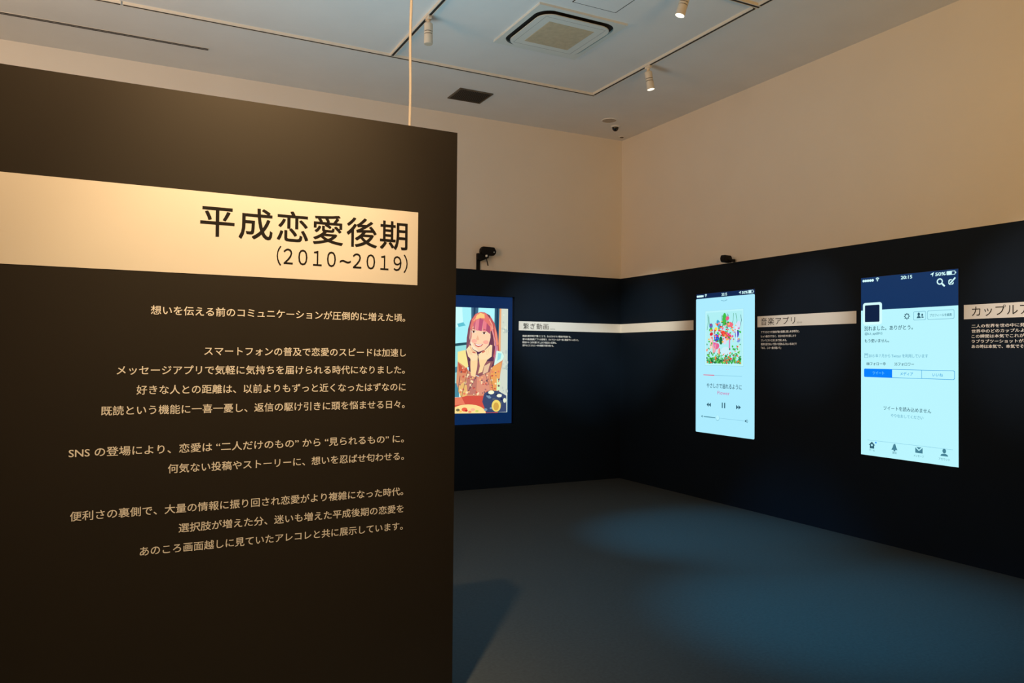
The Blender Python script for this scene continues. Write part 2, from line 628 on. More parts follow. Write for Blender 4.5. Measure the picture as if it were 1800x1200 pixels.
# face
zp([(180, 330), (172, 400), (180, 450), (205, 500), (250, 522), (300, 505), (335, 465), (352, 400), (350, 340), (320, 270), (262, 245), (205, 270)], (255, 214, 176))
zp([(172, 400), (180, 450), (205, 500), (250, 522), (238, 500), (205, 470), (190, 420)], (255, 232, 200))
ze(212, 430, 24, 16, (255, 182, 160))
ze(312, 440, 24, 16, (255, 178, 156))
# hair top and fringe
zp([(265, 184), (222, 203), (190, 250), (176, 320), (186, 345), (206, 300), (232, 258), (262, 240), (300, 262), (330, 300), (350, 352), (372, 330),
    (352, 250), (310, 195)], (232, 122, 112))
zp([(262, 192), (226, 222), (226, 250), (262, 236), (300, 240), (298, 205)], (255, 206, 132))
zp([(206, 280), (204, 330), (218, 338), (226, 262)], (206, 104, 128))
zp([(226, 258), (222, 338), (246, 344), (256, 240)], (236, 132, 146))
zp([(256, 240), (246, 340), (276, 348), (290, 250)], (190, 86, 122))
zp([(290, 250), (280, 345), (312, 352), (318, 280)], (238, 128, 140))
zp([(318, 278), (312, 345), (348, 372), (346, 310)], (178, 82, 112))
# loose strands
for (x0, y0, x1, y1, c) in ((196, 300, 168, 470, (226, 140, 130)), (186, 330, 158, 520, (176, 104, 112)), (352, 300, 388, 470, (255, 176, 150)),
                            (366, 330, 404, 540, (216, 150, 176)), (392, 440, 384, 600, (190, 130, 170)), (340, 250, 372, 330, (255, 190, 160)),
                            (236, 205, 206, 262, (255, 190, 140)), (408, 470, 398, 560, (240, 180, 190))):
    A.line([zx(x0, y0), zx((x0 + x1) / 2 + 8, (y0 + y1) / 2), zx(x1, y1)], 0.008, glow(c))
# eyes, brows, nose, mouth
for ex, ey in ((207, 352), (296, 364)):
    ze(ex, ey, 18, 8, (255, 240, 226), 0.08)
    ze(ex, ey, 8.5, 8.5, (84, 46, 40))
    zp([(ex - 20, ey - 2), (ex - 8, ey - 11), (ex + 10, ey - 11), (ex + 21, ey - 2), (ex + 8, ey - 6), (ex - 8, ey - 6)], (110, 56, 50))
zp([(188, 330), (206, 320), (224, 324), (206, 327)], (170, 96, 88))
zp([(280, 334), (298, 330), (318, 340), (298, 337)], (170, 96, 88))
zp([(240, 380), (228, 415), (238, 423), (254, 420), (248, 398)], (246, 186, 150))
zp([(212, 448), (245, 457), (290, 455), (274, 474), (246, 482), (224, 470)], (206, 76, 76))
zp([(220, 452), (246, 460), (282, 458), (268, 468), (246, 471), (228, 464)], (255, 248, 238))
# collar and blouse
zp([(75, 520), (140, 505), (165, 640), (120, 700), (76, 650)], (250, 232, 150))
zp([(405, 512), (450, 520), (470, 560), (440, 620), (380, 650), (395, 570)], (214, 250, 236))
zp([(418, 530), (448, 536), (440, 580), (410, 600)], (150, 224, 232))
zp([(76, 600), (130, 640), (180, 690), (250, 730), (330, 690), (380, 640), (460, 590), (440, 700), (420, 860), (330, 900), (110, 905), (66, 780)], (222, 146, 108))
zp([(80, 610), (120, 650), (160, 670), (140, 700), (88, 690)], (204, 92, 66))
zp([(375, 645), (448, 610), (436, 720), (418, 850), (360, 850), (352, 720)], (240, 166, 92))
zp([(410, 740), (440, 780), (430, 860), (408, 850)], (214, 246, 190))
zp([(90, 800), (150, 760), (168, 800), (150, 910), (110, 915), (84, 850)], (238, 190, 116))
zp([(170, 690), (240, 730), (232, 880), (160, 880), (150, 760)], (196, 124, 110))
zp([(240, 740), (330, 690), (350, 860), (240, 890)], (226, 150, 124))
for k in range(120):
    x, y = random.uniform(82, 440), random.uniform(650, 880)
    if 165 < x < 300 and y < 735:
        continue
    if x > 430 or (x > 350 and 700 < y < 720):
        continue
    ze(x, y, random.uniform(4, 11), random.uniform(4, 10), random.choice([(255, 226, 178), (206, 84, 70), (250, 184, 120), (120, 84, 92), (238, 130, 100), (176, 110, 112)]), random.uniform(0, 3), 9)
for (x0, y0, x1, y1) in ((160, 680, 110, 900), (232, 730, 165, 850), (300, 680, 340, 800), (350, 720, 380, 850), (95, 720, 80, 860)):
    A.line([zx(x0, y0), zx(x1, y1)], 0.006, glow((110, 74, 80)))
# forearms and hands under the chin
zp([(170, 600), (380, 600), (345, 690), (262, 728), (186, 700)], (150, 92, 96))
zp([(300, 640), (352, 610), (330, 690), (286, 712)], (236, 196, 160))
zp([(150, 505), (182, 560), (182, 640), (186, 720), (222, 735), (240, 640), (244, 560), (230, 520), (196, 500)], (255, 218, 160))
zp([(146, 500), (172, 468), (190, 466), (202, 510), (226, 520), (242, 548), (236, 590), (196, 596), (160, 556)], (255, 226, 178))
zp([(192, 512), (222, 522), (226, 534), (198, 530)], (214, 120, 96))
zp([(168, 470), (174, 462), (206, 520), (198, 526)], (246, 190, 146))
zp([(246, 560), (262, 640), (246, 705), (282, 690), (300, 630), (330, 580), (330, 540), (300, 520)], (255, 218, 160))
zp([(246, 545), (280, 520), (310, 500), (350, 462), (366, 466), (362, 560), (330, 585), (262, 588)], (255, 226, 178))
zp([(276, 520), (300, 508), (306, 520), (282, 534)], (214, 120, 96))
for k in range(3):
    A.line([zx(318 + 14 * k, 500 - 10 * k), zx(322 + 13 * k, 548 - 12 * k)], 0.003, glow((236, 170, 128)))
    A.line([zx(158 + 12 * k, 494 + 6 * k), zx(172 + 12 * k, 540 + 4 * k)], 0.003, glow((236, 170, 128)))
# table, plate, bag
zp([(10, 905), (110, 900), (150, 890), (330, 890), (420, 930), (420, 1034), (10, 1037)], (216, 84, 68))
zp([(10, 905), (110, 900), (140, 960), (10, 970)], (236, 128, 96))
B0 = [(x, y) for x, y in ell(165, 1035, 150, 74, 28) if y <= 1036]
zp(sorted([p for p in B0], key=lambda p: p[0]) + [(315, 1036), (12, 1036)], (255, 226, 150))
for (x, y, r, c) in ((135, 1004, 24, (240, 96, 70)), (150, 1014, 12, (200, 40, 40)), (205, 1006, 18, (255, 186, 150)), (80, 1008, 16, (120, 110, 70)),
                     (240, 1018, 14, (214, 216, 110)), (102, 1020, 12, (255, 200, 96)), (180, 1024, 14, (250, 150, 110))):
    ze(x, y, r, r * 0.7, c)
zp([(300, 870), (345, 845), (420, 850), (492, 890), (494, 1026), (320, 1032), (284, 940)], (60, 74, 112))
for k in range(16):
    ze(random.uniform(305, 486), random.uniform(868, 1015), random.uniform(7, 16), random.uniform(6, 14), random.choice([(24, 40, 84), (120, 150, 176), (244, 250, 226), (90, 100, 110), (40, 44, 70)]))
ze(405, 975, 40, 50, (246, 220, 110))
ze(404, 980, 24, 34, (214, 168, 76))
ze(360, 862, 26, 16, (252, 252, 216))
ze(430, 890, 22, 14, (250, 250, 222))
ze(478, 930, 14, 20, (238, 244, 214))
A.build('portrait_picture', pic, label='bright picture of a woman with reddish hair')

# --- music display in the right wall
mus = empty('music_player_display', (XC + 0.05, (MU[0] + MU[1]) / 2, Z0),
            'upright glowing display in the right wall showing a music player with a floral cover', 'screen')
housing('bezel', on_right, MU[0] - 0.004, MU[1] + 0.004, Z0 - 0.004, Z1 + 0.004, 0.002, 0.08, mus)
yl, yr = MU[1], MU[0]
a = Art(on_right, 0.003); a.rect(yl, yr, 2.069, Z1, STATUSBLUE); a.build('status_strip', mus, label='dark blue status strip')
a = Art(on_right, 0.004)
a.poly(rrect(yl, yr, Z0, 2.069, 0.012), WHITE_A)
a.line([(5.90, 2.036), (5.857, 2.026), (5.814, 2.036)], 0.006, GRYT)
scr = a.build('backlit_panel', mus, label='pale cyan lit screen')
status_bar(on_right, yl, yr, 2.094, 0.040, mus, BRIGHT, (5.89, 5.815), True)
# cover: a generic bouquet
CV = (6.116, 5.602, 1.396, 1.918)
a = Art(on_right, 0.0046)
a.rect(6.135, 5.585, 1.376, 1.938, glow((150, 216, 236)))
a.rect(6.131, 5.589, 1.380, 1.936, glow((190, 246, 252)))
a.rect(CV[0], CV[1], CV[2], CV[3], glow((176, 240, 244)))


def cv(s, t):
    return (CV[0] + (CV[1] - CV[0]) * s, CV[3] - (CV[3] - CV[2]) * t)


random.seed(11)
GR = [glow(c) for c in ((30, 150, 50), (60, 190, 70), (20, 110, 60), (120, 220, 90), (70, 160, 120))]
FL = [glow(c) for c in ((240, 60, 60), (255, 120, 70), (240, 90, 150), (255, 190, 80), (190, 40, 60), (250, 150, 170))]
for k in range(9):       # stems at the top
    x = random.uniform(0.04, 0.96)
    a.line([cv(x, random.uniform(0.03, 0.08)), cv(x + random.uniform(-.05, .05), 0.18), cv(x + random.uniform(-.1, .1), 0.34)], 0.006, random.choice([DTEAL, GR[2], GR[4]]))
for s, t, rx, ry, m in ((.52, .15, .06, .13, GR[1]), (.36, .24, .05, .10, glow((60, 170, 210))), (.66, .25, .10, .05, glow((240, 110, 130))),
                        (.60, .13, .05, .04, glow((240, 90, 140))), (.30, .50, .07, .08, glow((20, 70, 220))), (.15, .42, .05, .035, glow((220, 30, 50))),
                        (.14, .26, .05, .05, glow((90, 110, 190))), (.13, .33, .05, .03, GR[1]), (.86, .43, .05, .08, glow((60, 50, 180))),
                        (.66, .48, .05, .07, glow((220, 50, 140))), (.88, .28, .06, .10, glow((214, 226, 250))), (.28, .33, .05, .04, glow((250, 220, 80))),
                        (.48, .40, .06, .04, glow((250, 70, 60))), (.56, .45, .06, .04, glow((255, 150, 90))), (.42, .55, .05, .08, GR[2]),
                        (.53, .57, .05, .06, glow((230, 214, 240))), (.30, .66, .08, .06, glow((230, 100, 150))), (.22, .62, .04, .05, glow((190, 140, 220))),
                        (.14, .60, .03, .10, glow((255, 214, 200))), (.36, .80, .03, .09, glow((255, 206, 190))), (.90, .55, .05, .04, glow((130, 150, 220)))):
    a.poly([cv(*p) for p in ell(s, t, rx, ry, 12, random.uniform(-.5, .5))], m)
for s, t0, t1, c in ((.13, .46, .72, (255, 206, 190)), (.18, .48, .80, (250, 160, 150)), (.28, .58, .78, (240, 150, 170)), (.84, .30, .56, (226, 236, 255)), (.92, .62, .80, (200, 240, 220)), (.66, .52, .70, (226, 120, 180)), (.38, .70, .86, (250, 130, 130))):
    a.line([cv(s, t0), cv(s + random.uniform(-.04, .04), t1)], 0.018, glow(c))
a.poly([cv(*p) for p in ell(.55, .76, .13, .09, 14)], glow((206, 240, 250)))
for k in range(120):      # blossoms of the bouquet
    s, t = random.gauss(.52, .20), random.gauss(.40, .13)
    if .05 < s < .95 and .14 < t < .62:
        a.poly([cv(*p) for p in ell(s, t, random.uniform(.012, .032), random.uniform(.010, .024), 8)], random.choice(FL + GR[:2]))
for k in range(280):     # leaves along the bottom and sides
    s = random.random()
    t = 1 - abs(random.gauss(0, .12)) * (0.6 + 2.0 * abs(s - .45))
    if t < .5:
        continue
    a.poly([cv(*p) for p in ell(min(.96, max(.04, s)), min(.975, t), random.uniform(.014, .035), random.uniform(.010, .022), 7, random.uniform(0, 3))],
           random.choice(GR * 2 + FL[:2]))
a.build('cover_picture', mus, label='colourful floral cover picture')
a = Art(on_right, 0.0046)
a.rect(6.157, 5.606, 1.2765, 1.2815, PALE)
a.rect(6.157, 5.996, 1.275, 1.283, glow((226, 96, 130)))
# transport symbols, each one of its own
a.build('progress_bar', mus)
for nm, c, d in (('rewind_symbol', 6.074, 1), ('forward_symbol', 5.650, -1)):
    a = Art(on_right, 0.0046)
    for o in (0.018, -0.014):
        a.poly([(c + o + d * 0.016, 0.976), (c + o - d * 0.016, 0.998), (c + o - d * 0.016, 0.954)], DTEAL)
    a.build(nm, mus)
a = Art(on_right, 0.0046)
a.rect(5.884, 5.870, 0.955, 1.009, DTEAL)
a.rect(5.850, 5.836, 0.955, 1.009, DTEAL)
a.build('pause_symbol', mus)
a = Art(on_right, 0.0046)
a.rect(6.150, 5.977, 0.846, 0.854, TEAL)
a.rect(5.977, 5.580, 0.848, 0.852, PALE)
a.poly(ell(5.945, 0.850, 0.028, 0.028, 20), GRYT)
a.poly(ell(5.945, 0.852, 0.0255, 0.0255, 20), glow((186, 244, 255)))
a.build('volume_slider', mus)
a = Art(on_right, 0.0046)
a.poly([(6.185, 0.845), (6.185, 0.857), (6.176, 0.857), (6.168, 0.865), (6.168, 0.837), (6.176, 0.845)], TEAL)
a.build('quiet_symbol', mus)
a = Art(on_right, 0.0046)
a.poly([(5.565, 0.843), (5.565, 0.857), (5.555, 0.857), (5.545, 0.868), (5.545, 0.832), (5.555, 0.843)], DTEAL)
a.line([(5.535, 0.866), (5.528, 0.850), (5.535, 0.834)], 0.005, TEAL)
a.build('loud_symbol', mus)
text('song_lettering', 'やさしさで溢れるように', on_right, 6.105, 5.609, 1.153, 0.054, DTEAL, mus, 0.005, bold=0.010)
text('artist_lettering', 'Flower', on_right, 5.946, 5.772, 1.088, 0.052, glow((206, 110, 170)), mus, 0.005)

# --- profile display in the right wall
soc = empty('profile_page_display', (XC + 0.05, (SO[0] + SO[1]) / 2, Z0),
            'upright glowing display in the right wall showing a profile page with a navy header', 'screen')
housing('bezel', on_right, SO[0] - 0.004, SO[1] + 0.004, Z0 - 0.004, Z1 + 0.004, 0.002, 0.08, soc)
yl, yr = SO[1], SO[0]
a = Art(on_right, 0.003); a.rect(yl, yr, 1.852, Z1, glow((12, 50, 96))); a.build('header_strip', soc, label='navy page header')
a = Art(on_right, 0.004)
a.rect(yl, yr, Z0, 1.852, WHITE_B)
a.rect(4.205, 3.492, 0.805, 0.808, PALE)
a.build('backlit_panel', soc, label='pale cyan lit screen')
status_bar(on_right, yl - 0.004, yr + 0.004, 2.092, 0.036, soc, BRIGHT, (3.905, 3.812), True)
a = Art(on_right, 0.0046)
# magnifier and pen symbols
a.ring(ell(3.590, 2.036, 0.024, 0.024, 20), 0.009, BRIGHT)
a.line([(3.573, 2.019), (3.552, 1.998)], 0.013, BRIGHT)
a.build('magnifier_symbol', soc)
a = Art(on_right, 0.0046)
a.ring(rrect(3.524, 3.484, 2.006, 2.046, 0.012), 0.008, BRIGHT)
a.line([(3.512, 2.014), (3.470, 2.056)], 0.022, glow((12, 50, 96)))
a.line([(3.510, 2.016), (3.472, 2.056)], 0.011, BRIGHT)
a.build('pen_symbol', soc)
a = Art(on_right, 0.0046)
a.poly(rrect(4.247, 4.072, 1.735, 1.913, 0.022), BRIGHT)
a.poly(rrect(4.228, 4.095, 1.757, 1.893, 0.008), NAVY)
a.build('avatar_square', soc, label='dark navy square with a pale border')
a = Art(on_right, 0.0046)
# cog, follow button, edit button
a.ring(ell(3.856, 1.790, 0.018, 0.018, 18), 0.005, DTEAL)
for k in range(8):
    an = math.radians(45 * k)
    a.line([(3.856 + 0.018 * math.cos(an), 1.790 + 0.018 * math.sin(an)), (3.856 + 0.025 * math.cos(an), 1.790 + 0.025 * math.sin(an))], 0.008, DTEAL)
a.build('settings_symbol', soc)
a = Art(on_right, 0.0046)
a.ring(rrect(3.688, 3.480, 1.757, 1.825, 0.010), 0.003, GRYT)
bt = a.build('edit_button', soc)
a = Art(on_right, 0.0046)
a.ring(rrect(3.803, 3.700, 1.757, 1.823, 0.010), 0.003, GRYT)
a.poly(ell(3.758, 1.801, 0.010, 0.013, 14), DTEAL)
a.poly([(3.776, 1.772), (3.740, 1.772), (3.745, 1.783), (3.752, 1.787), (3.764, 1.787), (3.771, 1.783)], DTEAL)
a.poly(ell(3.730, 1.796, 0.007, 0.009, 12), DTEAL)
a.poly([(3.737, 1.774), (3.718, 1.774), (3.720, 1.782), (3.735, 1.784)], DTEAL)
a.build('follow_button', soc)
text('button_lettering', 'プロフィールを編集', on_right, 3.668, 3.498, 1.780, 0.0225, TEAL, bt, 0.006, bold=0.010)
text('name_lettering', '別れました。ありがとう。', on_right, 4.234, 3.806, 1.690, 0.0405, DTEAL, soc, 0.005, bold=0.010)
text('handle_lettering', '@k.h_spt0915', on_right, 4.230, 4.068, 1.655, 0.026, TEAL, soc, 0.005, bold=0.010)
text('bio_lettering', 'もう使いません。', on_right, 4.230, 4.010, 1.594, 0.031, DTEAL, soc, 0.005, bold=0.010)
a = Art(on_right, 0.0046)
a.ring(rrect(4.234, 4.200, 1.468, 1.506, 0.004), 0.003, GRYT)
a.rect(4.229, 4.205, 1.490, 1.497, GRYT)
a.build('calendar_symbol', soc)
text('joined_lettering', '2015 年 7 月から Twitter を利用しています', on_right, 4.192, 3.684, 1.474, 0.030, GRYT, soc, 0.005, bold=0.010)
text('following_lettering', '88フォロー中', on_right, 4.213, 4.040, 1.410, 0.031, DTEAL, soc, 0.005, bold=0.010)
text('follower_lettering', '35フォロワー', on_right, 3.962, 3.797, 1.410, 0.031, DTEAL, soc, 0.005, bold=0.010)
a = Art(on_right, 0.0046)
a.ring(rrect(4.237, 3.477, 1.313, 1.381, 0.012), 0.004, LINEB)
a.poly(rrect(4.237, 3.990, 1.313, 1.381, 0.010), BLUE)
a.rect(4.000, 3.982, 1.313, 1.381, BLUE)
a.rect(3.736, 3.732, 1.313, 1.381, LINEB)
tb = a.build('tab_row', soc, label='blue and pale tab row')
text('tab_lettering', 'ツイート', on_right, 4.156, 4.052, 1.337, 0.030, glow((120, 220, 255)), tb, 0.006)
text('tab_lettering', 'メディア', on_right, 3.912, 3.804, 1.336, 0.030, LINEB, tb, 0.006, bold=0.010)
text('tab_lettering', 'いいね', on_right, 3.648, 3.566, 1.335, 0.030, LINEB, tb, 0.006, bold=0.010)
text('message_lettering', 'ツイートを読み込めません', on_right, 4.058, 3.658, 1.060, 0.0365, DTEAL, soc, 0.005, bold=0.006)
text('message_lettering', 'やりなおしてください', on_right, 3.994, 3.722, 1.008, 0.029, GRYT, soc, 0.005, bold=0.010)
# bottom row of symbols, each with its word underneath
NAV = []
a = Art(on_right, 0.0046)
c = 4.164
a.poly([(c, 0.796), (c + 0.030, 0.768), (c + 0.020, 0.768), (c + 0.020, 0.742), (c - 0.020, 0.742), (c - 0.020, 0.768), (c - 0.030, 0.768)], DTEAL)
a.poly(ell(c, 0.768, 0.009, 0.009, 10), WHITE_B)
a.poly(ell(4.128, 0.792, 0.007, 0.007, 10), BLUE)
NAV.append((a.build('home_symbol', soc), 'ホーム', 4.188, 4.136))
a = Art(on_right, 0.0046)
c = 3.963
a.poly([(c + 0.026, 0.752), (c + 0.016, 0.772), (c + 0.008, 0.794), (c - 0.004, 0.802), (c - 0.010, 0.792), (c - 0.016, 0.772), (c - 0.026, 0.752)], TEAL)
a.poly(ell(c, 0.749, 0.008, 0.008, 10), TEAL)
NAV.append((a.build('bell_symbol', soc), '通知', 3.982, 3.944))
a = Art(on_right, 0.0046)
c = 3.758
a.rect(c + 0.030, c - 0.030, 0.752, 0.796, TEAL)
a.poly([(c + 0.030, 0.797), (c, 0.770), (c - 0.030, 0.797), (c - 0.022, 0.797), (c, 0.778), (c + 0.022, 0.797)], WHITE_B)
a.line([(c + 0.028, 0.796), (c, 0.771), (c - 0.028, 0.796)], 0.007, WHITE_B)
NAV.append((a.build('envelope_symbol', soc), 'メッセージ', 3.800, 3.716))
a = Art(on_right, 0.0046)
c = 3.558
a.poly(ell(c, 0.790, 0.014, 0.017, 16), TEAL)
a.poly([(c + 0.030, 0.752), (c - 0.030, 0.752), (c - 0.024, 0.764), (c - 0.010, 0.770), (c + 0.010, 0.770), (c + 0.024, 0.764)], TEAL)
NAV.append((a.build('account_symbol', soc), 'アカウント', 3.600, 3.514))
for sym, t, y0, y1 in NAV:
    text('navigation_lettering', t, on_right, y0, y1, 0.722, 0.021, TEAL, sym, 0.006)


# ------------------------------------------------------------------ captions
def caption_text(label, plane, u0, lines, pitch, size, loc):
    r = empty('caption_text', loc, label, 'text', group='small wall captions')
    for body, u1, v in lines:
        text('text_line', body, plane, u0, u1, v, size, LETTER, r, 0.0008, bold=0.01)
    return r


# strip on the back wall turning the corner onto the right wall
b = MB()
b.box(4.017, XC - 0.0015, YC - 0.0015, YC, 1.747, 1.850)
b.box(XC - 0.0015, XC, 6.319, YC, 1.747, 1.850)
st = b.build('caption_strip', VINYL)
tag(st, 'long white caption strip beside the picture display, folding round the room corner', 'sign', 'white caption strips')
text('title_lettering', '繋ぎ動画', on_back, 4.073, 4.400, 1.7685, 0.0725, INK, st, 0.0025, space=1.12)
text('year_lettering', '2016', on_back, 4.425, 4.487, 1.763, 0.022, GREYINK, st, 0.0025)
caption_text('four lines of small white text under the caption strip on the back wall', on_back, 4.066, [
    ('動画を数秒単位で繋ぐことで、なんだかエモい動画が完成する。', 4.705, 1.676),
    ('様々な動画編集アプリの登場で、カメラロールが一気に動画でいっぱいに。', 4.812, 1.6395),
    ('配信からこぼれ落ちてしまう何気ない日常も、', 4.512, 1.604),
    ('音やもじとともに一本の動画で残り続ける。', 4.474, 1.569)], 0.0355, 0.0245, (4.066, YC, 1.62))

b = MB(); b.box(XC - 0.0015, XC, 4.313, 5.409, 1.750, 1.853)
st = b.build('caption_strip', VINYL)
tag(st, 'white caption strip between the two displays on the right wall', 'sign', 'white caption strips')
text('title_lettering', '音楽アプリ', on_right, 5.364, 4.953, 1.7725, 0.0745, INK, st, 0.0025, space=1.08)
text('year_lettering', '2010', on_right, 4.935, 4.876, 1.772, 0.021, GREYINK, st, 0.0025)
caption_text('five lines of small white text under the caption strip between two displays', on_right, 5.363, [
    ('アプリひとつで音楽が聴き放題に楽しめる時代に。', 4.905, 1.693),
    ('ヒット曲だけでなく、自分の好きを探したり', 4.945, 1.653),
    ('プレイリストにまとめて楽しめる。', 5.050, 1.615),
    ('歌詞を送りあって想いを重ねる人もいるほどで', 4.937, 1.580),
    ('「ねえ、この一曲を聴いて」', 5.117, 1.545)], 0.037, 0.0235, (XC, 5.363, 1.62))

b = MB(); b.box(XC - 0.0015, XC, 2.30, 3.411, 1.750, 1.852)
st = b.build('caption_strip', VINYL)
tag(st, 'white caption strip right of the profile page display, cut by the photo edge', 'sign', 'white caption strips')
text('title_lettering', 'カップルアカウント', on_right, 3.353, 2.640, 1.7735, 0.080, INK, st, 0.0025, space=1.0)
caption_text('five lines of small white text beside the profile page display at photo edge', on_right, 3.356, [
    ('二人の世界を世の中に発信!!!!!!!! リア充ぶりを見せつける', 2.52, 1.6885),
    ('世界中のどのカップルよりラブラブだと信じていた二人は', 2.50, 1.6525),
    ('この瞬間は本気でこれが幸せで、一生続くと思っていた', 2.54, 1.6165),
    ('ラブラブツーショットが裏アイコンになるなんて、まさか', 2.52, 1.5805),
    ('あの時は本気で、本気でそう思っていたのです。', 2.72, 1.5445)], 0.036, 0.0265, (XC, 3.356, 1.62))


# ------------------------------------------------------------------ small cameras on top of the black walls
def bracket_camera(name, label, loc, rotz, post, aim, lever, lift=0.030, drop=0.082):
    """local: x along the wall, -y out of the wall, z up from the wall's top edge"""
    r = empty(name, loc, label, 'camera', 'small black cameras on the wall tops', rotz=rotz)
    b = MB(); b.box(-0.022, 0.022, -0.004, 0.006, 0, post)
    b.build('post', PLASTIC, r, local=True, bevel=0.002)
    b = MB()
    k = drop / 0.082
    b.prism([(-0.024, post - 0.070 * k), (0.020, post - 0.082 * k), (0.085, post - 0.055 * k), (0.108, post - 0.046 * k), (0.112, post - 0.014 * k), (0.060, post - 0.004 * k), (-0.024, post + 0.002)], -0.042, 0.004, 'y')
    b.build('clamp', PLASTIC, r, local=True, bevel=0.003)
    b = MB()
    zc = post + lift
    m4 = Matrix.Translation((0.100, -0.030, zc)) @ Matrix.Rotation(aim, 4, 'Z')
    poly = [(-0.092, -0.016), (-0.072, -0.044), (0.066, -0.046), (0.086, -0.026), (0.092, 0.004), (0.070, 0.044), (-0.068, 0.046), (-0.088, 0.022)]
    b.prism(poly, -0.030, 0.030, 'y')
    b.v = [tuple(m4 @ Vector(p)) for p in b.v]
    body = b.build('housing', PLASTIC, r, local=True, bevel=0.006)
    b = MB()
    m5 = m4 @ Matrix.Translation((0.060, -0.030, -0.010)) @ Matrix.Rotation(math.pi / 2, 4, 'X')
    b.lathe([(0.018, -0.002), (0.018, 0.004), (0.012, 0.006)], m5, 18)
    b.build('lens', PLASTIC, r, local=True, smooth=True)
    b = MB()
    b.lathe([(0.0065, 0.0055), (0.0065, 0.0075)], m5, 12)
    b.build('lens_disc', PALEGLASS, r, local=True)  # small pale disc on the lens
    if lever:
        b = MB(); b.tube([(0.086, -0.030, post - 0.055), (0.096, -0.032, post - 0.095), (0.104, -0.034, post - 0.130)], 0.006, 8)
        b.build('lever', PLASTIC, r, local=True)
    b = MB(); b.lathe([(0.009, -0.012), (0.013, -0.006), (0.013, 0.010), (0.009, 0.016)], Matrix.Translation((0.078, -0.046, post - 0.024 * k)), 12)
    b.build('knob', PALEGLASS if lever else PLASTIC, r, local=True, smooth=True)
    return r


bracket_camera('bracket_camera', 'black camera on a tall post above the picture display', (3.512, YC + 0.007, HD), 0.0, 0.176, 0.0, True)
low_camera = bracket_camera('bracket_camera', 'black camera low on the right wall top above the music display', (XC - 0.020, 5.705, HD), math.pi, 0.036, 0.25, False, lift=0.0, drop=0.034)
low_camera.scale = (0.78, 0.78, 0.78)


# ------------------------------------------------------------------ ceiling fittings
RH, RW = 0.022, 0.036


def rail(label, a, b_, axis, c):
    """a track rail on the ceiling with a dark slot along its underside"""
    h, s, w_ = RH, 0.012, RW / 2
    g = 0.011
    prof = [(c - w_, H), (c - w_, H - h), (c - g, H - h), (c - g, H - s), (c + g, H - s), (c + g, H - h), (c + w_, H - h), (c + w_, H)]
    mb = MB()
    ax = 'x' if axis == 'x' else 'y'
    mb.prism(prof, a, b_, ax)
    n0 = len(mb.m)
    o = mb.build('track_rail', RAIL)
    tag(o, label, 'light track', 'white light tracks on the ceiling')
    d = MB()
    t = 0.0012
    if ax == 'x':
        d.box(a + .004, b_ - .004, c - g + t, c + g - t, H - h + 0.001, H - s)
    else:
        d.box(c - g + t, c + g - t, a + .004, b_ - .004, H - h + 0.001, H - s)
    d.build('slot', DARKSLOT, o)
    return o


rail('long white light track crossing the ceiling in front of the far wall', 0.0, 4.20, 'x', 6.400)
rail('white light track at the upper left photo edge, end to end with the long one', -2.6, -0.012, 'x', 6.400)
rail('white light track running from the long track past the hanging cord', 4.212, 6.380, 'y', 2.090)
rail('white light track along the right wall carrying the lit lamp', 4.225, 6.380, 'y', 4.182)
rail('short white light track at the top edge carrying the tilted lamp', 2.075, 4.202, 'x', 4.190)
rail('white light track stub at the top right edge of the photo', 1.6, 4.170, 'y', 4.184)


def track_lamp(label, loc, tilt, azim, lit, power=None):
    r = empty('track_lamp', loc, label, 'spotlight', 'cylindrical lamps on the ceiling tracks')
    b = MB(); b.box(-0.014, 0.014, -0.035, 0.035, -0.022, 0.0)
    b.build('track_adapter', LAMPBODY, r, local=True, bevel=0.003)
    b = MB(); b.lathe([(0.012, -0.060), (0.014, -0.052), (0.014, -0.028), (0.020, -0.021)], None, 18)
    b.build('stem', LAMPBODY, r, local=True, smooth=True)
    piv = Vector((0, 0, -0.052))
    R = Matrix.Translation(piv) @ Matrix.Rotation(azim, 4, 'Z') @ Matrix.Rotation(tilt, 4, 'Y') @ Matrix.Translation(-piv)
    b = MB()
    b.lathe([(0.020, -0.048), (0.030, -0.052), (0.0335, -0.056), (0.0335, -0.112), (0.0300, -0.113), (0.0300, -0.117), (0.0335, -0.118),
             (0.0335, -0.132), (0.0300, -0.133), (0.0300, -0.137), (0.0335, -0.138), (0.0335, -0.176), (0.0345, -0.208), (0.0320, -0.210), (0.0305, -0.206)], R, 32)
    b.build('housing', LAMPBODY, r, local=True, smooth=True)
    b = MB(); b.lathe([(0.0304, -0.113), (0.0304, -0.117)], R, 32, caps=False)
    b.lathe([(0.0304, -0.133), (0.0304, -0.137)], R, 32, caps=False)
    b.build('groove', DARKSLOT, r, local=True)
    b = MB(); b.lathe([(0.0312, -0.2065), (0.0312, -0.2112), (0.018, -0.2118)], R, 32)
    b.build('lens', LAMPLENS if lit else LAMPOFF, r, local=True, smooth=True, label='glowing lens' if lit else None)
    if lit and power:
        p = Vector(loc) + R @ Vector((0, 0, -0.225))
        q = Vector(loc) + R @ Vector((0, 0, -1.225))
        spot('lamp_beam', p, q, power, (1, 0.80, 0.52), 60, 0.8, 0.03)
    return r


track_lamp('unlit cream cylinder lamp hanging beside the white cord', (2.090, 5.502, H - RH), 0.0, 0.0, False)
track_lamp('lit cream lamp on the track by the right wall, nearest the corner', (4.182, 5.507, H - RH), 0.16, math.radians(160), True, 6)
track_lamp('lit cream lamp tilted at the top edge, right of the air conditioner', (3.508, 4.190, H - RH), 0.28, math.radians(-30), True, 6)

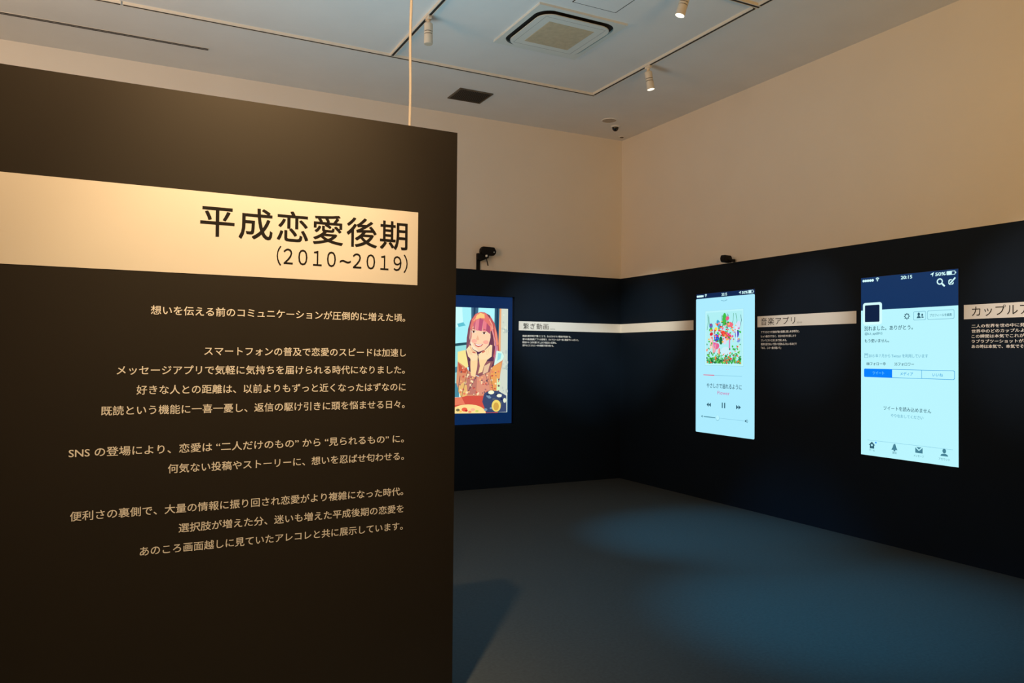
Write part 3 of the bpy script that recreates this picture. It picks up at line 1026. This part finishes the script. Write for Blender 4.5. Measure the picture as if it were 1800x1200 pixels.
# air conditioner cassette
ax_, ay_ = 3.137, 5.312
ac = empty('air_conditioner', (ax_, ay_, H), 'square white ceiling air conditioner with a beige intake grille', 'air conditioner')
b = MB()
o_ = 0.395
outer = [(ax_ - o_, ay_ - o_), (ax_ + o_, ay_ - o_), (ax_ + o_, ay_ + o_), (ax_ - o_, ay_ + o_)]
zt, zb = H, H - 0.018
hole = rrect(ax_ - 0.352, ax_ + 0.352, ay_ - 0.352, ay_ + 0.352, 0.13, 8)
# frame with a rounded hole: ring of quads from a densified outer square to the hole
n = len(hole)
dens = []
for (hx, hy) in hole:
    dx, dy = hx - ax_, hy - ay_
    k = o_ / max(abs(dx), abs(dy))
    dens.append((ax_ + dx * k, ay_ + dy * k))
vs = [(p[0], p[1], zb) for p in dens] + [(p[0], p[1], zb) for p in hole] + [(p[0], p[1], zt) for p in dens] + [(p[0], p[1], zt) for p in hole]
fs = []
for i in range(n):
    j = (i + 1) % n
    fs += [(i, j, n + j, n + i), (i, 2 * n + i, 2 * n + j, j), (n + i, n + j, 3 * n + j, 3 * n + i)]
b.add(vs, fs)
b.build('frame', ACWHITE, ac)
b = MB(); b.prism(rrect(ax_ - 0.353, ax_ + 0.353, ay_ - 0.353, ay_ + 0.353, 0.13, 8), H - 0.003, H - 0.0005, 'z')
b.build('air_outlet', DARKSLOT, ac, label='black outlet gap')
b = MB()
cp = rrect(ax_ - 0.270, ax_ + 0.270, ay_ - 0.270, ay_ + 0.270, 0.10, 8)
cp2 = rrect(ax_ - 0.322, ax_ + 0.322, ay_ - 0.322, ay_ + 0.322, 0.118, 8)
n = len(cp)
zs = [H - 0.004, H - 0.028, H - 0.034]
vs = [(p[0], p[1], zs[0]) for p in cp] + [(p[0], p[1], zs[1]) for p in cp2] + [(p[0], p[1], zs[2]) for p in cp2]
fs = [(i, (i + 1) % n, n + (i + 1) % n, n + i) for i in range(n)] + [(n + i, n + (i + 1) % n, 2 * n + (i + 1) % n, 2 * n + i) for i in range(n)]
fs += [tuple(range(2 * n, 3 * n))]
b.add(vs, fs)
ctr = b.build('centre_panel', ACWHITE, ac)
b = MB()
b.box(ax_ - 0.205, ax_ + 0.205, ay_ - 0.205, ay_ + 0.205, H - 0.0355, H - 0.0335)
for k in range(40):
    x = ax_ - 0.2 + 0.4 * k / 39
    b.box(x - 0.0015, x + 0.0015, ay_ - 0.203, ay_ + 0.203, H - 0.0375, H - 0.0354)
b.build('intake_grille', ACMESH, ctr, label='beige intake grille')
b = MB()
for x0, x1, y0, y1 in ((-.27, .27, -.272, -.269), (-.27, .27, .269, .272), (-.272, -.269, -.27, .27), (.269, .272, -.27, .27)):
    b.box(ax_ + x0, ax_ + x1, ay_ + y0, ay_ + y1, H - 0.0346, H - 0.0338)
b.build('panel_seam', mat('seam_grey', (0.35, 0.36, 0.36, 1), 0.7), ctr)

# louvred vent
vx0, vx1, vy0, vy1 = 2.950, 3.310, 6.878, 7.205
vent = empty('ceiling_vent', ((vx0 + vx1) / 2, (vy0 + vy1) / 2, H), 'square dark bronze louvred vent in the ceiling', 'vent')
b = MB(); b.box(vx0 + .01, vx1 - .01, vy0 + .01, vy1 - .01, H - 0.002, H - 0.0002)
b.build('backing', DARKSLOT, vent)
b = MB()
t = 0.014
b.box(vx0, vx1, vy0, vy0 + t, H - 0.010, H); b.box(vx0, vx1, vy1 - t, vy1, H - 0.010, H)
b.box(vx0, vx0 + t, vy0 + t, vy1 - t, H - 0.010, H); b.box(vx1 - t, vx1, vy0 + t, vy1 - t, H - 0.010, H)
b.build('frame', BRONZE, vent)
for k in range(18):
    x = vx0 + t + (vx1 - vx0 - 2 * t) * (k + 0.5) / 18
    b = MB()
    b.prism([(x - 0.006, H - 0.0075), (x - 0.005, H - 0.0085), (x + 0.006, H - 0.003), (x + 0.005, H - 0.002)], vy0 + t, vy1 - t, 'y')
    b.build('louvre', BRONZE, vent)

# access hatch
hx0, hx1, hy0, hy1 = 2.950, 3.340, 4.400, 4.806
hatch = empty('access_hatch', ((hx0 + hx1) / 2, (hy0 + hy1) / 2, H), 'square ceiling access hatch outlined by a thin dark gap, at the top edge', 'hatch')
b = MB(); b.box(hx0, hx1, hy0, hy1, H - 0.0012, H - 0.0002); b.build('dark_gap', DARKSLOT, hatch)
b = MB(); b.box(hx0 + .009, hx1 - .009, hy0 + .009, hy1 - .009, H - 0.003, H - 0.001); b.build('hatch_door', CEIL, hatch)

# long slot diffuser
sl = empty('slot_diffuser', (-0.6, 7.043, H), 'long thin slot air diffuser in the ceiling at upper left', 'vent')
b = MB(); b.box(-2.0, 0.666, 7.018, 7.066, H - 0.006, H); b.build('frame', mat('diffuser_aluminium', (0.55, 0.53, 0.5, 1), 0.4), sl)
for y0, y1 in ((7.022, 7.038), (7.046, 7.062)):
    b = MB(); b.box(-1.996, 0.660, y0, y1, H - 0.0068, H - 0.005); b.build('slot', DARKSLOT, sl)

# ceiling speaker, dome camera, small sensor
sp = empty('ceiling_speaker', (4.819, 7.045, H), 'flat round speaker in the ceiling near the room corner', 'speaker')
T = Matrix.Translation((4.819, 7.045, H))
b = MB(); b.lathe([(0.090, 0.0), (0.088, -0.006), (0.079, -0.007), (0.078, -0.003)], T, 40, caps=False); b.build('rim', CEIL, sp, smooth=True)
b = MB(); b.lathe([(0.079, -0.003), (0.070, -0.005), (0.02, -0.006)], T, 40); b.build('grille', mat('speaker_grille', (0.44, 0.38, 0.31, 1), 0.7, noise=(300, 0.3)), sp, smooth=True)
dm = empty('dome_camera', (5.002, 7.198, H), 'small dark dome camera on the ceiling by the room corner', 'camera')
T = Matrix.Translation((5.002, 7.190, H))
b = MB(); b.lathe([(0.050, 0.0), (0.050, -0.008), (0.042, -0.016)], T, 32); b.build('base_ring', CEIL, dm, smooth=True)
b = MB()
prof = [(0.038 * math.cos(math.radians(a)), -0.014 - 0.046 * math.sin(math.radians(a))) for a in range(0, 90, 10)] + [(0.002, -0.060)]
b.lathe(prof, T, 32); b.build('dome', mat('smoked_dome', (0.010, 0.009, 0.008, 1), 0.12), dm, smooth=True)
sn = empty('ceiling_sensor', (5.310, 7.500, H), 'tiny round sensor on the ceiling in the far corner', 'sensor')
T = Matrix.Translation((5.310, 7.500, H))
b = MB(); b.lathe([(0.034, 0.0), (0.034, -0.004), (0.030, -0.008)], T, 24); b.build('base_ring', CEIL, sn, smooth=True)
b = MB(); b.lathe([(0.022, -0.008), (0.020, -0.013), (0.012, -0.015)], T, 24); b.build('lens', mat('sensor_brown', (0.09, 0.065, 0.04, 1), 0.4), sn, smooth=True)
